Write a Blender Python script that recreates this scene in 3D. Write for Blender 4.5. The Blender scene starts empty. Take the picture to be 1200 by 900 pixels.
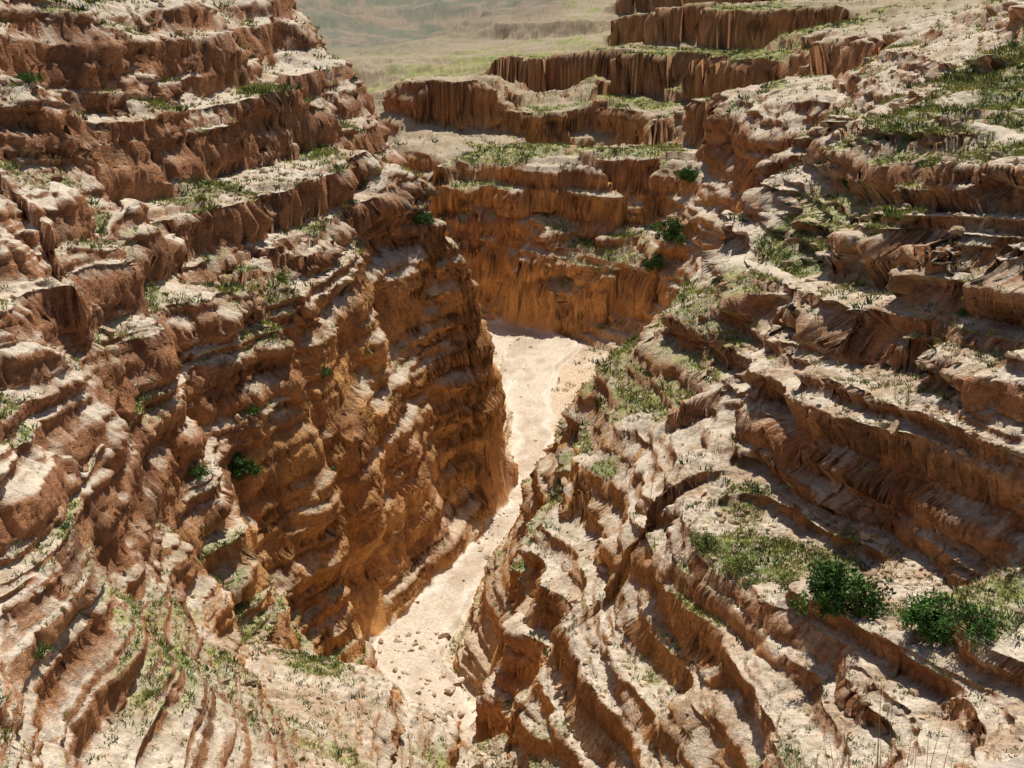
import bpy, bmesh, math, numpy as np
from mathutils import Vector
rng=np.random.default_rng(7)
# ---------------------------------------------------------------- survey of the gorge (decimetres, eye level = 0)
SURVEY="""0,830,-498 8,925,-500 22,1011,-498 37,1074,-498 54,1177,-481 85,1295,-449 128,1306,-419 172,1328,-386 214,1341,-351 257,1366,-281 294,1403,-239 14,750,-513 36,652,-489 63,558,-456
76,882,-442 80,938,-435 117,921,-393 152,913,-357 183,926,-321 143,1084,-385 191,1079,-309 241,1126,-267 291,1248,-227 275,1165,-248 381,1409,-223 326,1042,-206 379,1231,-186 277,999,-237 253,896,-257 274,855,-224
228,939,-285 189,824,-278 215,726,-258 245,660,-234 264,601,-221 275,550,-215 196,778,-318 195,692,-321 214,623,-307 239,574,-294 261,493,-281 135,719,-334 126,664,-340 152,630,-316 169,551,-298 186,532,-293 214,482,-284 233,433,-273 104,756,-379 115,656,-361 152,569,-336 177,493,-311 206,454,-301 226,412,-286 59,845,-457 40,742,-476 74,686,-426
87,593,-418 68,608,-463 116,583,-386 118,508,-387 99,476,-389 152,474,-335 139,418,-342 186,419,-310 172,377,-308 214,381,-298 205,361,-295 280,686,-220 294,595,-206 249,762,-244 252,758,-227 280,688,-215 303,618,-203 255,777,-204 287,721,-183 312,648,-178 287,825,-189 315,764,-181 331,690,-181 297,867,-161 331,817,-152 354,756,-146 330,1183,-201 340,950,-169 346,1244,-150 357,1137,-150 354,979,-148
408,1070,-129 429,933,-127 522,1157,-97 505,1343,-112 490,1442,-131 629,1412,-67 659,1674,-80 793,1801,-23 679,1982,-109 591,1962,-164 573,2103,-215 559,2039,-246 1179,3496,-44 932,3146,-128 746,3339,-183 699,3098,-259 513,3408,-285 544,3652,-200 485,4100,-138 816,4449,-56 303,4069,-223 146,3895,-264 -124,4147,-302 -466,4134,-337 280,4731,-159 131,4382,-240 389,5296,-67
51,3300,-435 253,3309,-411 -166,3085,-442 -344,3097,-408 -372,3401,-305 -263,3493,-285 -109,3622,-282 54,3549,-336 -233,3034,-435 312,3451,-314 406,2956,-357 525,2657,-301 485,2434,-330 443,1922,-275 -207,2810,-467 0,2787,-442 211,2744,-414 391,2677,-394 -205,2745,-585 0,2686,-573 208,2652,-549 387,2601,-513 82,2593,-594 204,2584,-561 321,2538,-572 0,2625,-623 -61,2507,-772
80,2467,-766 233,2386,-755 306,2357,-716 -224,987,-534 -202,1170,-587 -170,1329,-617 -124,1474,-629 -53,1584,-619 0,1612,-630 -214,1132,-721 -148,1288,-760 -87,1418,-781 -14,1584,-795 0,1666,-773 -34,1663,-519 -94,1685,-400 -59,1670,-383 -131,1668,-329 -153,1593,-417 -200,1590,-339 -175,1429,-458 -213,1327,-359 -198,1469,-349 -204,1241,-419 -212,1169,-415 -245,978,-382 -245,950,-459 -214,1138,-528 -249,937,-553 -243,792,-367 -234,765,-413 -236,716,-373 -254,806,-300 -264,960,-287 -278,1250,-307 -241,1198,-334 -225,1105,-354 -218,1058,-367 -242,983,-340 -331,1091,-277 -221,1395,-320 -340,1231,-272 -300,1365,-286 -230,1464,-306 -144,1668,-329 -393,1146,-213
-344,1233,-210 -296,1363,-232 -242,1570,-249 -146,1725,-260 -302,705,-167 -321,852,-175 -303,762,-187 -326,980,-232 -406,875,-139 -418,1134,-158 -381,1422,-187 -264,1728,-221 -212,1980,-261 -457,1012,-85 -503,1138,-30 -583,1324,-17 -462,1284,-98 -435,1450,-111 -482,1642,-21 -360,1838,-154 -431,1940,-79 -444,2330,-30 -376,2249,-107 -271,2122,-162 -261,538,-159 -298,622,-163 -233,470,-171 -210,412,-183 -200,385,-200 -196,367,-220 -172,313,-221 -154,271,-221 -241,591,-189 -233,559,-218 -252,671,-262 -225,528,-245 -231,594,-298 -236,692,-321 -214,488,-268 -211,599,-342 -199,639,-378 -152,677,-421 -110,712,-472 -73,722,-502 -40,671,-496 -40,599,-490 -103,550,-418 -93,492,-402 -155,483,-341 -133,402,-329 -172,389,-275 -149,328,-268 -275,661,-173 -256,679,-181 -235,702,-204 -254,648,-208 -235,675,-251 -248,644,-218 -793,8823,-611 -1321,8868,-487 -1026,11535,-469 -1399,15889,-202 0,10513,-353 -699,6217,-462"""
pts=[tuple(float(v)/10 for v in p.split(',')) for p in SURVEY.split()]
pts+=[(1.5,57,-60),(0,66,-61),(-1,78,-66),(-5,80,-66),(-15,80,-56),(-10,85,-66),(-18,90,-60),(0,84,-69),(-1.7,91,-68),(-12,105,-75),
(0,45,-50),(0,35,-42),(0,25,-32),(0,12,-18),(0,5,-9),(-6,30,-30),(6,25,-24),(0,-10,-2),(-10,10,-14),
(4.6,6.9,-8.1),(2.5,6.2,-8.8),(4.2,9.3,-8.7),(6.5,8.5,-8.4),(6,14,-14),(9,6,-8),
(34,540,0),(60,500,3),(95,470,8),(150,430,15),(45,620,8),(110,600,22),(200,500,28),(70,700,20),
(20,160,-70),(30,175,-66),(42,175,-50),(14,150,-75),(25,200,-72),(35,215,-68),(48,205,-52),(10,190,-78),(14,205,-78),(22,240,-78),(32,235,-72),
(-25,232,-45),(-30,250,-58),(-45,262,-60),(-10,192,-62),(-4,187,-77),(-6,215,-76),(-16,235,-74),(-60,285,-40),(-20,262,-79),(-35,275,-80),(-60,312,-80),(-85,380,-78),
(-90,150,15),(-120,100,15),(-60,260,-2),(-110,260,8),(-100,330,-10),(-130,450,-15),(-60,60,-8),(-50,20,-12),(-80,0,0),
(0,2500,90),(-800,2000,90),(900,1700,90),(450,800,30),(-350,800,-5),(-300,500,10),(300,500,30),(200,220,18),(150,80,8),(80,30,-5),(70,60,-8),(60,30,-13),(40,10,-13),(1500,3000,150),(-1500,3000,150),(0,3500,200),(600,400,40),(-600,300,40)]
RIV=[(-2,92,1),(-6,104,3),(-13.5,119,5.6),(-9,134,3.8),(-3.2,148,2.8),(1.6,163,2.5),(3.3,180,3),(4.2,196,3.8),(3.6,212,4.9),(4,230,6.5),(6,246,10),(-8,258,8),(-30,272,8),(-60,311,8),(-85,380,8)]
for a,b in zip(RIV[1:-1],RIV[2:]):
    for f in (0.,.5):
        x=a[0]+(b[0]-a[0])*f;y=a[1]+(b[1]-a[1])*f;w=a[2]+(b[2]-a[2])*f
        dx,dy=b[0]-a[0],b[1]-a[1];L=math.hypot(dx,dy);nx,ny=dy/L,-dx/L
        pts+=[(x+nx*w,y+ny*w,-79.8),(x-nx*w,y-ny*w,-79.8)]
# cliff lines in plan: half height, polyline (metres)
CLIFFS="""3.4:18,80 19,78 20,70 22,64 24,61 25,56 27,49|2.4:25,78 27,74 29,70 30,66 31,59|2.6:29,86 31,83 33,79 35,69|2.4:36,132 34,119 34,108 36,97|1.0:9,79 11,66 15,56 18,49 20,44 23,39|1.0:4,69 7,62 10,55 13,47|1.3:20,109 22,101 22,91 23,86 25,78|2.8:-30,66 -26,65 -25,68 -24,71 -25,77 -30,89|2.8:-32,90 -34,106 -34,122 -30,136 -24,152 -13,171|2.8:-44,86 -41,99 -42,114 -41,130 -38,143 -33,158 -26,174 -21,198|1.8:-49,98 -47,116 -46,130 -42,151 -36,184 -29,204|1.8:-51,108 -47,128 -45,152 -42,189 -41,229|2.8:-25,79 -24,97 -22,106 -21,117 -20,129 -20,147 -16,157 -11,167 -5,169|1.0:-21,45 -22,52 -23,62 -24,70 -25,78|4:-29,287 -9,275 8,273 25,268 42,261|4:-8,262 8,256 20,252 35,242|6:-42,325 -20,333 0,342 21,343 39,323 49,255 50,219 58,208|5.5:-18,394 0,398 15,384 34,380 53,353 72,321 84,281|7:27,451 50,424 78,379 105,348|6:32,500 60,470 90,440 130,400|4:60,300 74,285 78,255 80,230"""
SC=[(float(c.split(':')[0]),[tuple(map(float,p.split(','))) for p in c.split(':')[1].split()]) for c in CLIFFS.split('|')]
MEADOWS=[tuple(map(float,p.split(','))) for p in "14,303.4,22,1.6 35.4,288.6,15,1.6 0,287.5,10,1.3 29.6,110.6,9,1.4 33.1,111.8,7,1.3 49.4,123.3,14,1.5 63.1,146.1,16,1.4 16.2,123.9,9,1.5 12.2,104.9,6,1.4 14.3,63.9,4.5,2 8,93.8,3.5,1.2 -32.7,163.9,7,1.4 -36.9,95.3,5,1.2 -28.4,118.5,7,1.1 -24.1,110.2,5,1 76.9,344.3,22,1.4 49,363.3,22,1.3 18.4,259.6,8,2 17.4,73.7,3.5,1.5 23.1,47.2,3.2,1.2 -8.8,285.1,8,1.3 -23.6,72.8,3,0.8 -13.7,69,3,1 52.8,174.2,12,1.4 0,430,40,1.0 60,440,40,.8 45,150,9,1.3 26,102,4,1.1 38,90,5,1".split()]
PATHS=[[tuple(map(float,p.split(',')))+(0.,) for p in c.split()] for c in "-30.8,58.4 -30.8,64.2 -29.8,67.3 -30.2,70.5 -32.8,75.7 -33.9,83.1 -34.3,93.5 -35.1,112.9|-20.5,35.8 -20.5,39.6 -21.4,46.4 -22.6,56.9 -23.5,61.1 -23.5,59.2 -24.8,54.3 -26.3,50|11.1,75.1 10.9,88.3 12.9,93.4 17.7,90.4 21.1,92.4 25.8,99.1 25.5,111 26.6,136.2|42,101.7 43,99.3 44.4,88.7".split('|')]
A=np.array(pts)
keep=[]
for i in range(len(A)):
    if all(np.hypot(*(A[i,:2]-A[j,:2]))>1.2 for j in keep): keep.append(i)
A=A[keep]
C2=2.5**2
D=np.sqrt((A[:,None,0]-A[None,:,0])**2+(A[:,None,1]-A[None,:,1])**2+C2)
n=len(A);M=np.zeros((n+3,n+3));M[:n,:n]=D+np.eye(n)*(-1.0)
M[:n,n]=1;M[:n,n+1]=A[:,0]/100;M[:n,n+2]=A[:,1]/100;M[n:,:n]=M[:n,n:].T
W=np.linalg.solve(M,np.concatenate([A[:,2],[0,0,0]]))
def rbf(X,Y):
    sh=X.shape;X=X.ravel();Y=Y.ravel();out=np.empty(X.size)
    for i in range(0,X.size,20000):
        x=X[i:i+20000];y=Y[i:i+20000]
        d=np.sqrt((x[:,None]-A[None,:,0])**2+(y[:,None]-A[None,:,1])**2+C2)
        out[i:i+20000]=d@W[:n]+W[n]+W[n+1]*x/100+W[n+2]*y/100
    return out.reshape(sh)
OY=-4.;R0,R1=6.,3400.
AZM=math.radians(50)
na,nr=360,1000
az=np.linspace(-AZM,AZM,na);lr=np.linspace(math.log(R0),math.log(R1),nr)
AZ,LR=np.meshgrid(az,lr)
DEM=rbf(np.exp(LR)*np.sin(AZ),OY+np.exp(LR)*np.cos(AZ))
def dem(X,Y):
    yy=Y-OY;r=np.hypot(X,yy);a=np.arctan2(X,yy)
    fi=np.clip((a+AZM)/(2*AZM)*(na-1),0,na-1.001);fj=np.clip((np.log(np.maximum(r,R0))-lr[0])/(lr[-1]-lr[0])*(nr-1),0,nr-1.001)
    i=fi.astype(int);j=fj.astype(int);u=fi-i;v=fj-j
    return DEM[j,i]*(1-u)*(1-v)+DEM[j,i+1]*u*(1-v)+DEM[j+1,i]*(1-u)*v+DEM[j+1,i+1]*u*v
T2=rng.random((256,256)).astype(np.float32)*2-1
T3=rng.random((64,64,64)).astype(np.float32)*2-1
TI=rng.random((256,256)).astype(np.float32)
TJX=rng.random((256,256)).astype(np.float32);TJY=rng.random((256,256)).astype(np.float32)
def n2(x,y):
    xi=np.floor(x);yi=np.floor(y);u=(x-xi).astype(np.float32);v=(y-yi).astype(np.float32)
    xi=xi.astype(np.int64);yi=yi.astype(np.int64);u=u*u*(3-2*u);v=v*v*(3-2*v)
    a=xi&255;b=(xi+1)&255;c=yi&255;d=(yi+1)&255
    return (T2[a,c]*(1-u)+T2[b,c]*u)*(1-v)+(T2[a,d]*(1-u)+T2[b,d]*u)*v
def n3(x,y,z):
    xi=np.floor(x);yi=np.floor(y);zi=np.floor(z);u=(x-xi).astype(np.float32);v=(y-yi).astype(np.float32);w=(z-zi).astype(np.float32)
    u=u*u*(3-2*u);v=v*v*(3-2*v);w=w*w*(3-2*w)
    a=xi.astype(np.int64)&63;b=(a+1)&63;c=yi.astype(np.int64)&63;d=(c+1)&63;e=zi.astype(np.int64)&63;f=(e+1)&63
    l=(T3[a,c,e]*(1-u)+T3[b,c,e]*u)*(1-v)+(T3[a,d,e]*(1-u)+T3[b,d,e]*u)*v
    h=(T3[a,c,f]*(1-u)+T3[b,c,f]*u)*(1-v)+(T3[a,d,f]*(1-u)+T3[b,d,f]*u)*v
    return l*(1-w)+h*w
def f2(x,y,s,o=3,off=0):
    t=0;amp=1;x=x/s+off*17.3;y=y/s+off*7.7
    for k in range(o):
        t=t+amp*n2(x,y);x,y=(x*1.7+y*1.1)+5.2,(y*1.7-x*1.1)+1.3;amp*=.5
    return t
def cell(x,y,s,off=0):
    x=x/s+off*31.7;y=y/s+off*11.1
    xi=np.floor(x).astype(np.int64);yi=np.floor(y).astype(np.int64)
    b1=np.full(x.shape,9.,np.float32);b2=np.full(x.shape,9.,np.float32);idv=np.zeros(x.shape,np.float32)
    for i in (-1,0,1):
        for j in (-1,0,1):
            a=(xi+i)&255;b=(yi+j)&255
            d=((xi+i+TJX[a,b]-x)**2+(yi+j+TJY[a,b]-y)**2).astype(np.float32)
            m=d<b1
            b2=np.where(m,b1,np.minimum(b2,d));idv=np.where(m,TI[a,b],idv);b1=np.where(m,d,b1)
    return idv-.5,np.sqrt(b2)-np.sqrt(b1)
def sst(x,a,b):
    t=np.clip((x-a)/(b-a),0,1);return t*t*(3-2*t)
def mkter(lo,hi,tmin,tmax,rf,rg,pw=1.7):
    xs=[lo];ys=[lo];z=lo
    while z<hi:
        t=tmin+(tmax-tmin)*rng.random()**pw;f=np.clip(rf*rng.uniform(.6,1.4),.08,.9)
        xs+= [z+t*(1-f),z+t];ys+=[z+t*(1-rg),z+t];z+=t
    return np.array(xs),np.array(ys)
TA=mkter(-110,260,3,9,.22,.72);TF=mkter(-110,260,6,20,.2,.62);TB=mkter(-110,260,.7,3.4,.2,.8,1.1);TC=mkter(-110,260,.2,.6,.3,.8)
TN=mkter(-110,260,.4,2.4,.2,.8,1.3)
def seg_dist(X,Y,L):
    best=np.full(X.shape,1e9)
    for a,b in zip(L[:-1],L[1:]):
        dx,dy=b[0]-a[0],b[1]-a[1];t=np.clip(((X-a[0])*dx+(Y-a[1])*dy)/(dx*dx+dy*dy),0,1)
        q=np.hypot(X-a[0]-t*dx,Y-a[1]-t*dy)-(a[2]+t*(b[2]-a[2]))
        best=np.minimum(best,q)
    return best
def scarps(X,Y):
    out=np.zeros(X.shape)
    for amp,L in SC:
        ax_=[p[0] for p in L];ay_=[p[1] for p in L];wd=5+amp*3
        mk=(X>min(ax_)-wd*2.5)&(X<max(ax_)+wd*2.5)&(Y>min(ay_)-wd*2.5)&(Y<max(ay_)+wd*2.5)
        x=X[mk];y=Y[mk];best=np.full(x.shape,1e9);sd=np.zeros(x.shape);sp=np.zeros(x.shape);acc=0
        for a,b in zip(L[:-1],L[1:]):
            dx,dy=b[0]-a[0],b[1]-a[1];ln=math.hypot(dx,dy)
            t=np.clip(((x-a[0])*dx+(y-a[1])*dy)/(ln*ln),0,1)
            ex=x-a[0]-t*dx;ey=y-a[1]-t*dy;d=np.hypot(ex,ey);m=d<best-1e-9
            sg=np.where(dx*(y-a[1])-dy*(x-a[0])>0,1,-1)
            sd=np.where(m,sg*d,sd);sp=np.where(m,acc+t*ln,sp);best=np.where(m,d,best);acc+=ln
        tp=sst(sp,0,acc*.12)*sst(acc-sp,0,acc*.12)
        out[mk]+=amp*tp*(np.tanh(sd/(.25+.12*amp))-np.tanh(sd/wd))
    return out
nc,nf=140,1500
azc=np.linspace(-AZM,AZM,nc);lf=np.linspace(math.log(R0),math.log(R1),nf)
a_,l_=np.meshgrid(azc,lf);rr=np.exp(l_)
hh=dem(rr*np.sin(a_),OY+rr*np.cos(a_));hh=.5*hh+.5*np.interp(hh,*TA)+scarps(rr*np.sin(a_),OY+rr*np.cos(a_))
dl=lf[1]-lf[0]
m=dl*(1.0-0.7*sst(rr,450,900))*(.4+.6*sst(rr,14,26))+2.4*np.minimum(np.abs(np.gradient(hh,axis=0))/rr,.06)*sst(rr,10,26)
def gs(a,s,ax):
    k=np.exp(-.5*(np.arange(-3*s,3*s+1)/s)**2);k/=k.sum()
    return np.apply_along_axis(lambda v:np.convolve(np.pad(v,3*s,mode='edge'),k,mode='valid'),ax,a)
m=gs(gs(m,3,1),3,0);cm=np.cumsum(m,0);cm=(cm-cm[0])/(cm[-1]-cm[0])
NR=1800;NI=1000
azf=np.concatenate([np.linspace(-AZM,-math.radians(31.5),50)[:-1],np.linspace(-math.radians(31.5),math.radians(31.5),NI),np.linspace(math.radians(31.5),AZM,50)[1:]])
NC=len(azf);S=np.linspace(0,1,NR)
Lc=np.stack([np.interp(S,cm[:,k],lf) for k in range(nc)],1)
fi=np.clip((azf+AZM)/(2*AZM)*(nc-1),0,nc-1.001);ii=fi.astype(int);uu=fi-ii
LRf=Lc[:,ii]*(1-uu)+Lc[:,ii+1]*uu
Rf=np.exp(LRf);X=Rf*np.sin(azf);Y=OY+Rf*np.cos(azf)
def normals(X,Y,Z):
    ax,ay,az_=[np.gradient(q,axis=1) for q in (X,Y,Z)]
    bx,by,bz=[np.gradient(q,axis=0) for q in (X,Y,Z)]
    nx=ay*bz-az_*by;ny=az_*bx-ax*bz;nz=ax*by-ay*bx
    L=np.sqrt(nx*nx+ny*ny+nz*nz)+1e-12
    sg=np.sign(nz);sg[sg==0]=1
    return nx/L*sg,ny/L*sg,nz/L*sg
rd=seg_dist(X+f2(X,Y,6,2,5)*1.0,Y,RIV)
rivm=1-sst(rd,-.8,.8)
pdist=np.full(X.shape,99.)
for L in PATHS:
    pdist=np.minimum(pdist,seg_dist(X+f2(X,Y,4,2,70)*.7,Y+f2(X,Y,4,2,71)*.7,L))
pm=1-sst(pdist,.3,.9)
cl=1-sst(rd,0,4)
far=sst(Rf,250,600);near=1-sst(Rf,60,170)
nsc=(.45+.55*sst(Rf,50,140))*(.25+.75*sst(Rf,12,28))
mid=sst(Rf,200,280)
wx=f2(X,Y,16,2,1)*1.3*nsc+f2(X,Y,4.5,2,2)*.15*nsc+far*f2(X,Y,60,3,9)*9+mid*f2(X,Y,28,3,29)*3.5
wy=f2(X,Y,16,2,3)*1.3*nsc+f2(X,Y,4.5,2,4)*.15*nsc+far*f2(X,Y,60,3,10)*9+mid*f2(X,Y,28,3,28)*3.5
k=1-.7*cl
c1,e1=cell(X+f2(X,Y,3,2,20)*.5,Y+f2(X,Y,3,2,21)*.5,4.2,1)
c2,e2=cell(X+wx*.3,Y+wy*.3,1.5,2)
c3,e3=cell(X,Y,.6,3)
cF,_=cell(X+f2(X,Y,9,2,24)*2,Y+f2(X,Y,9,2,25)*2,17,4)
H0=dem(X+wx*k,Y+wy*k)
H=H0+scarps(X+(wx*.8+c1*.3)*k+cF*7*mid,Y+(wy*.8)*k+cF*8*mid)
_,_,hz_=normals(X,Y,H)
steep=sst(1-hz_,.18,.5);steep=gs(gs(steep,2,0),2,1)
wall=sst(-H0,35,42)*sst(-X,-3,1)*sst(Y,84,96)*(1-sst(Y,176,190))   # massive west wall of the gorge
rough=sst(f2(X,Y,20,2,22),-.6,.4)
kp=k*(1-.6*pm)*(1-.9*steep)*(1-.6*wall)
H=H+(f2(X,Y,22,3,6)*.7+c1*.7*nsc+c2*.5*nsc*(.3+.7*rough)+c3*.2*near)*kp+far*(f2(X,Y,120,4,8)*3)+sst(Rf,550,900)*f2(X,Y,160,5,18)*12
dip=.15*np.minimum(Y,110)-.02*X+f2(X,Y,45,2,11)*1.0
s=H+dip
kF=sst(Rf,190,300);kA=(.1+.7*sst(f2(X,Y,30,2,12),-.3,.5))*(1-pm)*(1-.75*wall)
s=s+((np.interp(s,*TA)-s)*kA)*(1-kF)+((np.interp(s,*TF)-s)*(.3+.4*sst(f2(X,Y,60,2,17),-.5,.5)))*kF
ln=(1-sst(Rf,72,92))*(1-sst(X,-6,0))
kB=(.1+.85*sst(f2(X,Y,12,3,14),-.5,.6))*(1-.5*pm)*(1-.75*wall*(1-sst(-H0,58,62)))*(1-.25*ln)
s=s+(np.interp(s,*TB)*(1-ln)+np.interp(s,*TN)*ln-s)*kB
s=s+(np.interp(s,*TC)-s)*.8*near*sst(f2(X,Y,8,2,19),-.8,.2)
Z=s-dip
Z-= ((1-sst(e1,0,.08))*.2*k+(1-sst(e2,0,.1))*.10*near*k)*(1-pm)*(1-.9*steep)
Z=Z*(1-rivm)+(-80+f2(X,Y,8,3,15)*.25+.5*sst(rd,-3,-.5)*sst(f2(X,Y,7,2,16),0,.4))*rivm
Z=np.maximum(Z,-80.3)
nx,ny,nz=normals(X,Y,Z)
nx,ny,nz=[gs(gs(v,1,0),3,1) for v in (nx,ny,nz)]
c=sst(1-nz,.12,.5)*(1-rivm)*(1-sst(Rf,450,800))*sst(Rf,12,25)
sb=s+f2(X,Y,9,2,60)*.25
zs=np.arange(-110,260,.4);lay=np.interp(sb,zs,rng.uniform(-1,1,len(zs)))
zs2=np.cumsum(rng.uniform(1.0,3.6,300))-112
def beds(z,edges,vals,soft):
    i=np.clip(np.searchsorted(edges,z)-1,0,len(edges)-2)
    t=(z-edges[i])/(edges[i+1]-edges[i]);u=sst(t,1-soft,1)
    return vals[i]*(1-u)+vals[i+1]*u,i
lay2,Li=beds(sb,zs2,rng.uniform(-1,1,len(zs2)),.2)
# jointed blocks: every bed has its own pattern of joints
cb,eb=cell(X+Li*13.71,Y+Li*7.13,3.2,5)
zs3=np.cumsum(rng.uniform(.3,.9,900))-112;Ls=np.searchsorted(zs3,sb)
cs_,es=cell(X+Ls*5.3,Y+Ls*9.7,1.2,6)
hl=np.sqrt(nx*nx+ny*ny)+1e-6
sc=np.clip(Rf/90,.55,1.8)
alc=sst(n3(X/6,Y/6,Z/2.0)+.6*lay2,.25,.7)
rt=sst(X,10,18)*(1-sst(Rf,150,200))
upl=sst(-X,15,25)*sst(Z,-32,-24)   # thin-bedded slopes of the west side
blk=cb*.7-(1-sst(eb,0,.14))*.22+(cs_*.3-(1-sst(es,0,.14))*.10)
push=c*sc*(lay*.34+blk*(1-.45*wall)+(1-.45*wall)*(1-.4*upl)*(lay2*(.8+.6*rt)+n3(X/2.6,Y/2.6,Z/.9)*.15)-(1.2+.9*rt)*alc*(1-.6*upl)*(1-.4*wall)+wall*n3(X/9,Y/9,Z/9)*1.2)
X=X+push*nx/hl;Y=Y+push*ny/hl
rub=n3(X/.5,Y/.5,Z/.4)*.07*(1-sst(Rf,50,160))+n3(X/1.2+9,Y/1.2,Z/.9)*.12*nsc
rub*=(1-rivm*.9)*(1-pm*.5)
X+=nx*rub;Y+=ny*rub;Z+=nz*rub
nx,ny,nz=normals(X,Y,Z)
def col(r,g,b): return np.array([r,g,b])[None,None,:]
def mix(a,b,t): return a*(1-t[...,None])+b*t[...,None]
slope=gs(nz.copy(),1,0)
flat=sst(slope,.42,.78)
zz=np.arange(-110,260,.8);lc=np.interp(sb,zz,rng.random(len(zz)))
base=mix(col(.43,.19,.08),col(.54,.295,.145),lc)
base=mix(base,col(.32,.13,.06)+0*base,sst(n3(X/3,Y/3,Z/1.5)+n3(X/9,Y/9,Z/4)*.8,.1,1.0)*.75)
base=mix(base,col(.34,.145,.075)+0*base,upl*.45)
gorge=sst(-Z,34,46)*(1-sst(Y,330,420))
base=mix(base,mix(col(.78,.42,.15),col(.64,.31,.11),lc),gorge*.9*sst(n3(X/7,Y/7,Z/7),-.8,.1))
base=base*(1+.3*(cb+.5*cs_))[...,None]
var=sst(n3(X/1.6,Y/1.6,Z/4)+.7*n3(X/6,Y/6,Z/8),.15,.9)*(1-flat)
base=mix(base,col(.15,.08,.05)+0*base,var*.55)
seam=sst(-lay,.45,.9)*(1-flat);base=mix(base,col(.15,.075,.045)+0*base,seam*.65)
top=mix(col(.68,.57,.435),col(.50,.36,.235),sst(n3(X/2,Y/2,Z/2)+n3(X/.7,Y/.7,Z/.7)*.6+f2(X,Y,14,2,33)*.5,-.3,1.0))
top=mix(top,col(.37,.29,.175)+0*top,sst(Rf,230,380)*.8)
base=mix(base,top,flat)
low=sst(-Z,60,70)*(1-sst(Y,225,245));base=mix(base,col(.69,.53,.36)+0*base,low*.85*sst(flat+.3*lc,.15,.6))
gb=f2(X,Y,9,4,40)*.9+f2(X,Y,40,2,41)*.5-.2
for bx,by,r_,wt in MEADOWS: gb=gb+wt*np.exp(-((X-bx)**2+(Y-by)**2)/(r_*r_))
g=sst(gb,.1,.8)*sst(slope,.60,.85)*(1-rivm)*(1-pm)
grass=mix(col(.37,.36,.11),col(.20,.26,.06),sst(f2(X,Y,3,2,42),-.5,.5))
spk=.5+.5*sst(n3(X/.8,Y/.8,Z/.8),-.3,.3)
base=mix(base,grass,g*.9*spk)
east=sst(X-.035*Y,0,12)*(1-sst(Rf,800,1100))
ff=sst(Rf,420,560)*(1-.75*east);base=mix(base,mix(col(.16,.165,.115),col(.28,.215,.15),sst(f2(X,Y,90,4,43)+f2(X,Y,14,3,46)*.9+(1-slope)*3,-.2,.9)),ff*.95)
sand=mix(col(.66,.56,.44),col(.52,.42,.31),sst(f2(X,Y,2.2,4,44)+f2(X*.35,Y*.12,2.2,2,45),-.5,.9))
sand=mix(sand,col(.78,.70,.58)+0*sand,sst(rd+f2(X,Y,5,3,47)*1.2,-1.8,-.2)*.9)
base=mix(base,sand,rivm*sst(slope,.4,.75))
base=mix(base,col(.70,.59,.45)+0*base,pm*.85*sst(slope,.4,.7))
base=np.clip(base*(1+.12*n3(X/.35,Y/.35,Z/.35))[...,None],0.02,.85)
N=NR*NC
co=np.stack([X.ravel(),Y.ravel(),Z.ravel()],1).astype(np.float32)
RGBA=np.concatenate([base.reshape(-1,3),np.ones((N,1))],1).astype(np.float32)
idx=np.arange(N,dtype=np.int32).reshape(NR,NC)
q=np.stack([idx[:-1,:-1],idx[:-1,1:],idx[1:,1:],idx[1:,:-1]],-1).reshape(-1,4)
def rawmesh(name,V,F,C,mat,smooth=True):
    me=bpy.data.meshes.new(name);kk=F.shape[1]
    me.vertices.add(len(V));me.vertices.foreach_set('co',np.ascontiguousarray(V,dtype=np.float32).ravel())
    me.loops.add(F.size);me.loops.foreach_set('vertex_index',np.ascontiguousarray(F,dtype=np.int32).ravel())
    me.polygons.add(len(F));me.polygons.foreach_set('loop_start',np.arange(0,F.size,kk,dtype=np.int32))
    me.update(calc_edges=True)
    me.polygons.foreach_set('use_smooth',np.full(len(F),smooth))
    a=me.attributes.new('tint','FLOAT_COLOR','POINT');a.data.foreach_set('color',np.ascontiguousarray(C,dtype=np.float32).ravel())
    me.materials.append(mat)
    ob=bpy.data.objects.new(name,me);bpy.context.collection.objects.link(ob);return ob
def sub(name,q,mat):
    used,inv=np.unique(q.ravel(),return_inverse=True)
    return rawmesh(name,co[used],inv.reshape(-1,4),RGBA[used],mat)
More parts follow.
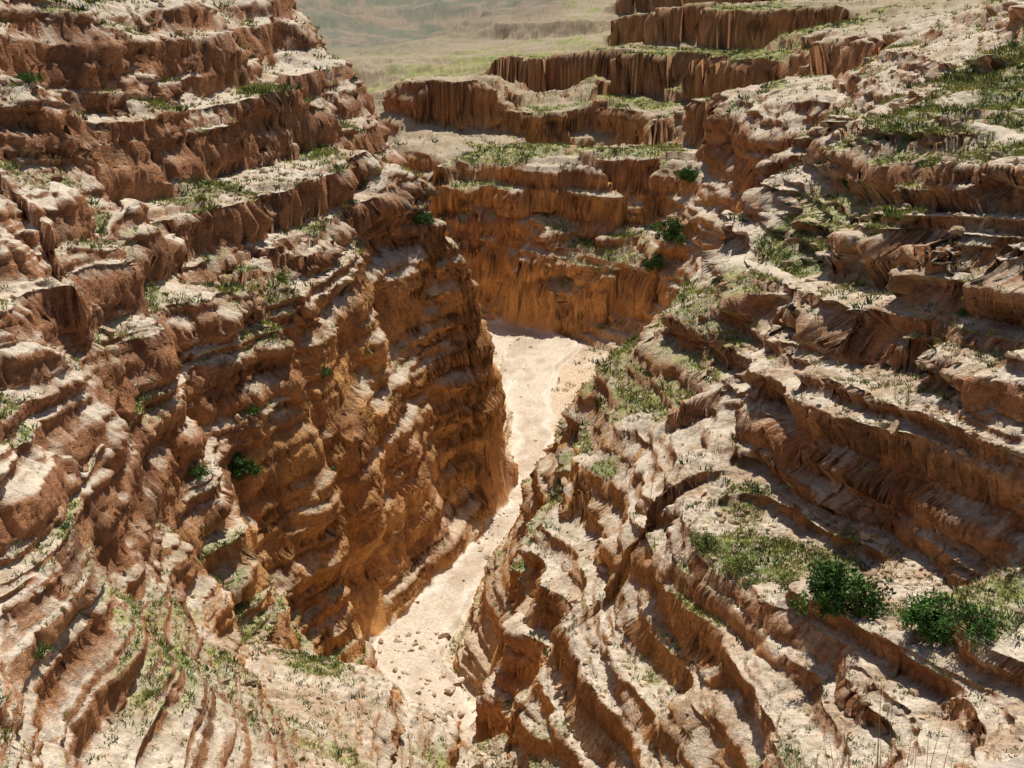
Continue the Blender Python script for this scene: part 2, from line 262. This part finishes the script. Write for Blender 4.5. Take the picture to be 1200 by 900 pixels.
def tintmat(name,bscale,bstr,lo=.62,hi=1.3,dist=.35):
    mat=bpy.data.materials.new(name);mat.use_nodes=True
    nt=mat.node_tree;bs=nt.nodes['Principled BSDF'];bs.inputs['Roughness'].default_value=.95
    bs.inputs['Specular IOR Level'].default_value=.15
    def nd(t,**k):
        o=nt.nodes.new(t)
        for a,b in k.items(): setattr(o,a,b)
        return o
    at=nd('ShaderNodeAttribute',attribute_name='tint')
    if bscale==0:
        nt.links.new(at.outputs['Color'],bs.inputs['Base Color']);return mat
    tc=nd('ShaderNodeTexCoord')
    n1=nd('ShaderNodeTexNoise');n1.inputs['Scale'].default_value=bscale;n1.inputs['Detail'].default_value=5;n1.inputs['Roughness'].default_value=.7
    mp=nd('ShaderNodeMapping');mp.inputs['Scale'].default_value=(1,1,1.8)
    nt.links.new(tc.outputs['Object'],mp.inputs[0]);nt.links.new(mp.outputs[0],n1.inputs['Vector'])
    mr=nd('ShaderNodeMapRange');mr.inputs['From Min'].default_value=.3;mr.inputs['From Max'].default_value=.7;mr.inputs['To Min'].default_value=lo;mr.inputs['To Max'].default_value=hi
    nt.links.new(n1.outputs['Fac'],mr.inputs['Value'])
    vm=nd('ShaderNodeVectorMath',operation='SCALE');nt.links.new(at.outputs['Color'],vm.inputs[0]);nt.links.new(mr.outputs[0],vm.inputs['Scale'])
    nt.links.new(vm.outputs[0],bs.inputs['Base Color'])
    bp=nd('ShaderNodeBump');bp.inputs['Strength'].default_value=bstr;bp.inputs['Distance'].default_value=dist
    nt.links.new(n1.outputs['Fac'],bp.inputs['Height']);nt.links.new(bp.outputs[0],bs.inputs['Normal'])
    return mat
rm=tintmat('layered_sandstone',1.8,1.0,.6,1.32);sm=tintmat('riverbed_gravel',2.5,.5,.72,1.2);pmt=tintmat('trodden_dust',3,.6,.75,1.2)
rq=rivm.ravel()[q].mean(1)>.5;pq=(pdist.ravel()[q].mean(1)<.45)&~rq
sub('canyon_terrain',q[~rq&~pq],rm);sub('dry_riverbed',q[rq],sm);sub('footpath',q[pq],pmt)
# ---------------------------------------------------------------- boulders, grass, shrubs
Rr=Rf.ravel();inb=(np.abs(np.tile(azf,NR))<math.radians(32))&(Rr>28)&(Rr<420)
nzf=nz.ravel();gf=g.ravel();rf_=rivm.ravel();pf=pm.ravel()
b=bmesh.new();bmesh.ops.create_icosphere(b,subdivisions=2,radius=1)
iv=np.array([x.co[:] for x in b.verts]);if_=np.array([[x.index for x in p.verts] for p in b.faces]);b.free()
vars_=[]
for i in range(16):
    v=iv.copy()
    for j in range(10):
        d=rng.normal(size=3);d/=np.linalg.norm(d);o=rng.uniform(.35,.7)
        p=v@d;v-=np.maximum(p-o,0)[:,None]*d
    vars_.append(v*np.array([1.2,rng.uniform(.6,1.1),rng.uniform(.5,.9)]))
w=inb*(nzf>.5)*(1-pf)*(.12+.88*sst(f2(X,Y,11,3,50),.0,.8).ravel())*(1-.5*rf_);w=w/w.sum()
NB=9500;pick=rng.choice(N,NB,replace=False,p=w)
V=[];F=[];C=[];o=0
sz=np.clip(np.exp(rng.normal(-1.95,.5,NB)),.06,.75)*np.clip(Rr[pick]/60,.6,1.8)
for i,p in enumerate(pick):
    a=rng.uniform(0,6.28);R=np.array([[math.cos(a),-math.sin(a),0],[math.sin(a),math.cos(a),0],[0,0,1]])
    v=vars_[rng.integers(16)]@R.T*sz[i]+co[p]+np.array([0,0,sz[i]*.12])
    V.append(v);F.append(if_+o);o+=len(v)
    cc=RGBA[p,:3]*rng.uniform(.75,1.15)*np.array([1.05,.98,.92])
    if gf[p]>.3: cc=np.array([.52,.38,.26])*rng.uniform(.7,1.1)
    C.append(np.tile(np.append(cc,1),(len(v),1)))
rawmesh('scattered_boulders',np.concatenate(V),np.concatenate(F),np.concatenate(C),rm,False)
# pale boulder beside the viewpoint
b=bmesh.new();bmesh.ops.create_icosphere(b,subdivisions=6,radius=1)
bv=np.array([x.co[:] for x in b.verts]);bf=np.array([[x.index for x in p.verts] for p in b.faces]);b.free()
r2=np.random.default_rng(3)
for j in range(9):
    d=r2.normal(size=3);d/=np.linalg.norm(d);o=r2.uniform(.66,.88);p=bv@d;bv-=np.maximum(p-o,0)[:,None]*d
nn=n3(bv[:,0]*3+50,bv[:,1]*3+50,bv[:,2]*4+50)*.10+n3(bv[:,0]*9+50,bv[:,1]*9+50,bv[:,2]*12+50)*.04
bv=bv*(1+nn[:,None])*np.array([1.3,1.0,1.0]);bv[:,2]*=np.where(bv[:,2]<0,1.6,1.0)
bv+=np.array([4.8,7.2,-6.15-bv[:,2].max()+.12])
bc=np.array([.62,.51,.40])[None]*(1+.25*n3(bv[:,0]*5+90,bv[:,1]*5+90,bv[:,2]*5+90))[:,None]
rawmesh('pale_boulder',bv,bf,np.concatenate([bc,np.ones((len(bv),1))],1),tintmat('pale_limestone',9,.9,.6,1.2,.06))
def blades(name,pick_co,sz,B,ct,spread=.9,hmin=.4,hmax=1.1,wid=.15,ls=.35):
    NT=len(sz);cen=np.repeat(pick_co,B,0);s_=np.repeat(sz,B)
    a=rng.uniform(0,6.283,NT*B);rr_=np.sqrt(rng.random(NT*B))*s_*spread
    root=cen+np.stack([np.cos(a)*rr_,np.sin(a)*rr_,-.05*s_],1)
    lean=rng.normal(size=(NT*B,2))*ls+np.stack([np.cos(a),np.sin(a)],1)*ls*1.1
    tip=root+np.stack([lean[:,0]*s_,lean[:,1]*s_,s_*rng.uniform(hmin,hmax,NT*B)],1)
    b=rng.uniform(0,6.283,NT*B);wd=np.stack([np.cos(b),np.sin(b),0*b],1)*(s_*wid)[:,None]
    V=np.stack([root-wd,root+wd,tip],1).reshape(-1,3);F=np.arange(len(V)).reshape(-1,3)
    C=np.concatenate([np.repeat(ct,B*3,0),np.ones((NT*B*3,1))],1)
    rawmesh(name,V,F,C,gm_,False)
gm_=tintmat('dry_grass',0,0)
w=inb*(nzf>.45)*(1-rf_)*(1-pf)*(.05+1.4*gf+.3*sst(f2(X,Y,5,3,51),.2,.9).ravel());w=w/w.sum()
NT=46000;pick=rng.choice(N,NT,replace=False,p=w)
dark=rng.random(NT)<.09
sz=rng.uniform(.1,.30,NT)*np.clip(Rr[pick]/70,.75,2.8)*np.where(dark,1.7,1)
pal=np.array([[.42,.39,.11],[.28,.32,.075],[.44,.36,.17],[.15,.18,.06],[.25,.24,.14]])
ct=pal[rng.choice(5,NT,p=[.37,.28,.12,.12,.11])]*rng.uniform(.75,1.15,(NT,1))
ct[dark]=np.array([.08,.12,.045])*rng.uniform(.7,1.3,(dark.sum(),1))
blades('grass_tufts',co[pick],sz,13,ct)
def gnd(x,y): return co[np.argmin((co[:,0]-x)**2+(co[:,1]-y)**2)]
pc=np.array([gnd(x,y) for x,y in [(4.2,9.5),(4.4,9.6),(4.0,9.4),(4.6,9.3),(3.7,9.5)]])
sth=np.maximum(.6,np.array([-7.2,-7.4,-7.5,-7.6,-7.7])-pc[:,2])
blades('dry_grass_stalks',pc,sth,26,np.tile([[.36,.33,.12]],(5,1)),.12,.6,1.1,.006,.14)
lm=tintmat('shrub_leaves',0,0)
def shrub(x,y,R,g0,name='green_shrub',flatn=.85):
    c0=gnd(x,y);nl=int(5200 if R>1.4 else 1800);K=36
    d=rng.normal(size=(K,3));d[:,2]=np.abs(d[:,2])*.9+.1;d/=np.linalg.norm(d,axis=1)[:,None]
    cc=d*rng.uniform(.35,1.1,(K,1))*R*np.array([1,1,flatn]);cr=rng.uniform(.12,.32,K)*R
    kx=rng.integers(0,K,nl);dd=rng.normal(size=(nl,3));dd/=np.linalg.norm(dd,axis=1)[:,None]
    pos=c0+np.array([0,0,R*.12])+cc[kx]+dd*(cr[kx]*rng.uniform(.5,1.25,nl))[:,None]
    L=R*.046*rng.uniform(.6,1.6,nl)
    u=rng.normal(size=(nl,3));u/=np.linalg.norm(u,axis=1)[:,None];v=np.cross(u,rng.normal(size=(nl,3)));v/=np.linalg.norm(v,axis=1)[:,None]
    V=np.stack([pos-u*L[:,None],pos+v*L[:,None]*.5,pos+u*L[:,None],pos-v*L[:,None]*.5],1).reshape(-1,3)
    F=np.arange(nl*4).reshape(-1,4)
    C=np.repeat(np.array(g0)[None]*rng.uniform(.55,1.5,(nl,1))*(.6+.8*rng.random(K)[kx])[:,None],4,0)
    SV=[];SF=[];o=len(V)
    for j in range(K):
        p0=c0-np.array([0,0,.2]);p1=c0+np.array([0,0,R*.12])+cc[j]
        r0,r1=R*.035,R*.01;ax=np.array([1,0,0]);bx=np.array([0,1,0])
        SV+=[p+r*(math.cos(t)*ax+math.sin(t)*bx) for p,r in((p0,r0),((p0+p1)/2+rng.normal(size=3)*R*.05,(r0+r1)/2),(p1,r1)) for t in (0,1.57,3.14,4.71)]
        for h in (0,4):
            for t in range(4): SF.append([o+h+t,o+h+(t+1)%4,o+h+4+(t+1)%4,o+h+4+t])
        o+=12
    V=np.concatenate([V,np.array(SV)]);F=np.concatenate([F,np.array(SF)]);C=np.concatenate([C,np.tile([[.12,.08,.05]],(len(SV),1))])
    rawmesh(name,V,F,np.concatenate([C,np.ones((len(C),1))],1),lm,False)
G=(.07,.15,.035);YG=(.18,.22,.055)
for x,y,R,gc in [(17.9,52.1,2.3,G),(21.2,46.9,1.8,G),(21.8,44.9,1.4,G),(16.7,58,1.0,YG),(20.8,49.9,1.0,YG),(12.9,66.5,1.1,YG),(-25.7,93.8,1.9,G),(-25.4,80.5,1.4,G),(-22.3,121.9,1.2,G),(-26.6,124,1.4,YG),
 (-18.4,36.6,.5,G),(36.5,249.5,4.5,G),(33,248,3.2,G),(-13.7,167.1,1.6,G),(35.7,115.5,1.5,G),(-42.4,99.8,1.2,G),(14.6,62,1.0,YG),(-21.5,118,.9,G),(-24.5,97,.9,G),(30,70,.6,G),(42,262,3,G)]:
    shrub(x,y,R,gc)
cam=bpy.data.cameras.new('Camera');co_=bpy.data.objects.new('Camera',cam);bpy.context.collection.objects.link(co_)
cam.sensor_width=36;cam.lens=38.6;cam.clip_end=8000;co_.rotation_euler=(math.radians(70),0,0);co_.location=(0,0,0)
bpy.context.scene.camera=co_
w=bpy.data.worlds.new('World');bpy.context.scene.world=w;w.use_nodes=True
sk=w.node_tree.nodes.new('ShaderNodeTexSky');sk.sky_type='NISHITA';sk.sun_disc=False
SE,SA=math.radians(60),(.2,.98)
sk.sun_elevation=SE;sk.sun_rotation=math.atan2(SA[0],SA[1])
w.node_tree.links.new(sk.outputs[0],w.node_tree.nodes['Background'].inputs[0]);w.node_tree.nodes['Background'].inputs[1].default_value=.07
sl=bpy.data.lights.new('sun','SUN');sl.energy=5;sl.angle=math.radians(.5);sl.color=(1,.95,.87)
so=bpy.data.objects.new('sun',sl);bpy.context.collection.objects.link(so)
hz=math.cos(SE);d=Vector((SA[0]*hz,SA[1]*hz,math.sin(SE)));so.rotation_euler=d.to_track_quat('Z','Y').to_euler()
bpy.context.scene.view_settings.view_transform='Standard'
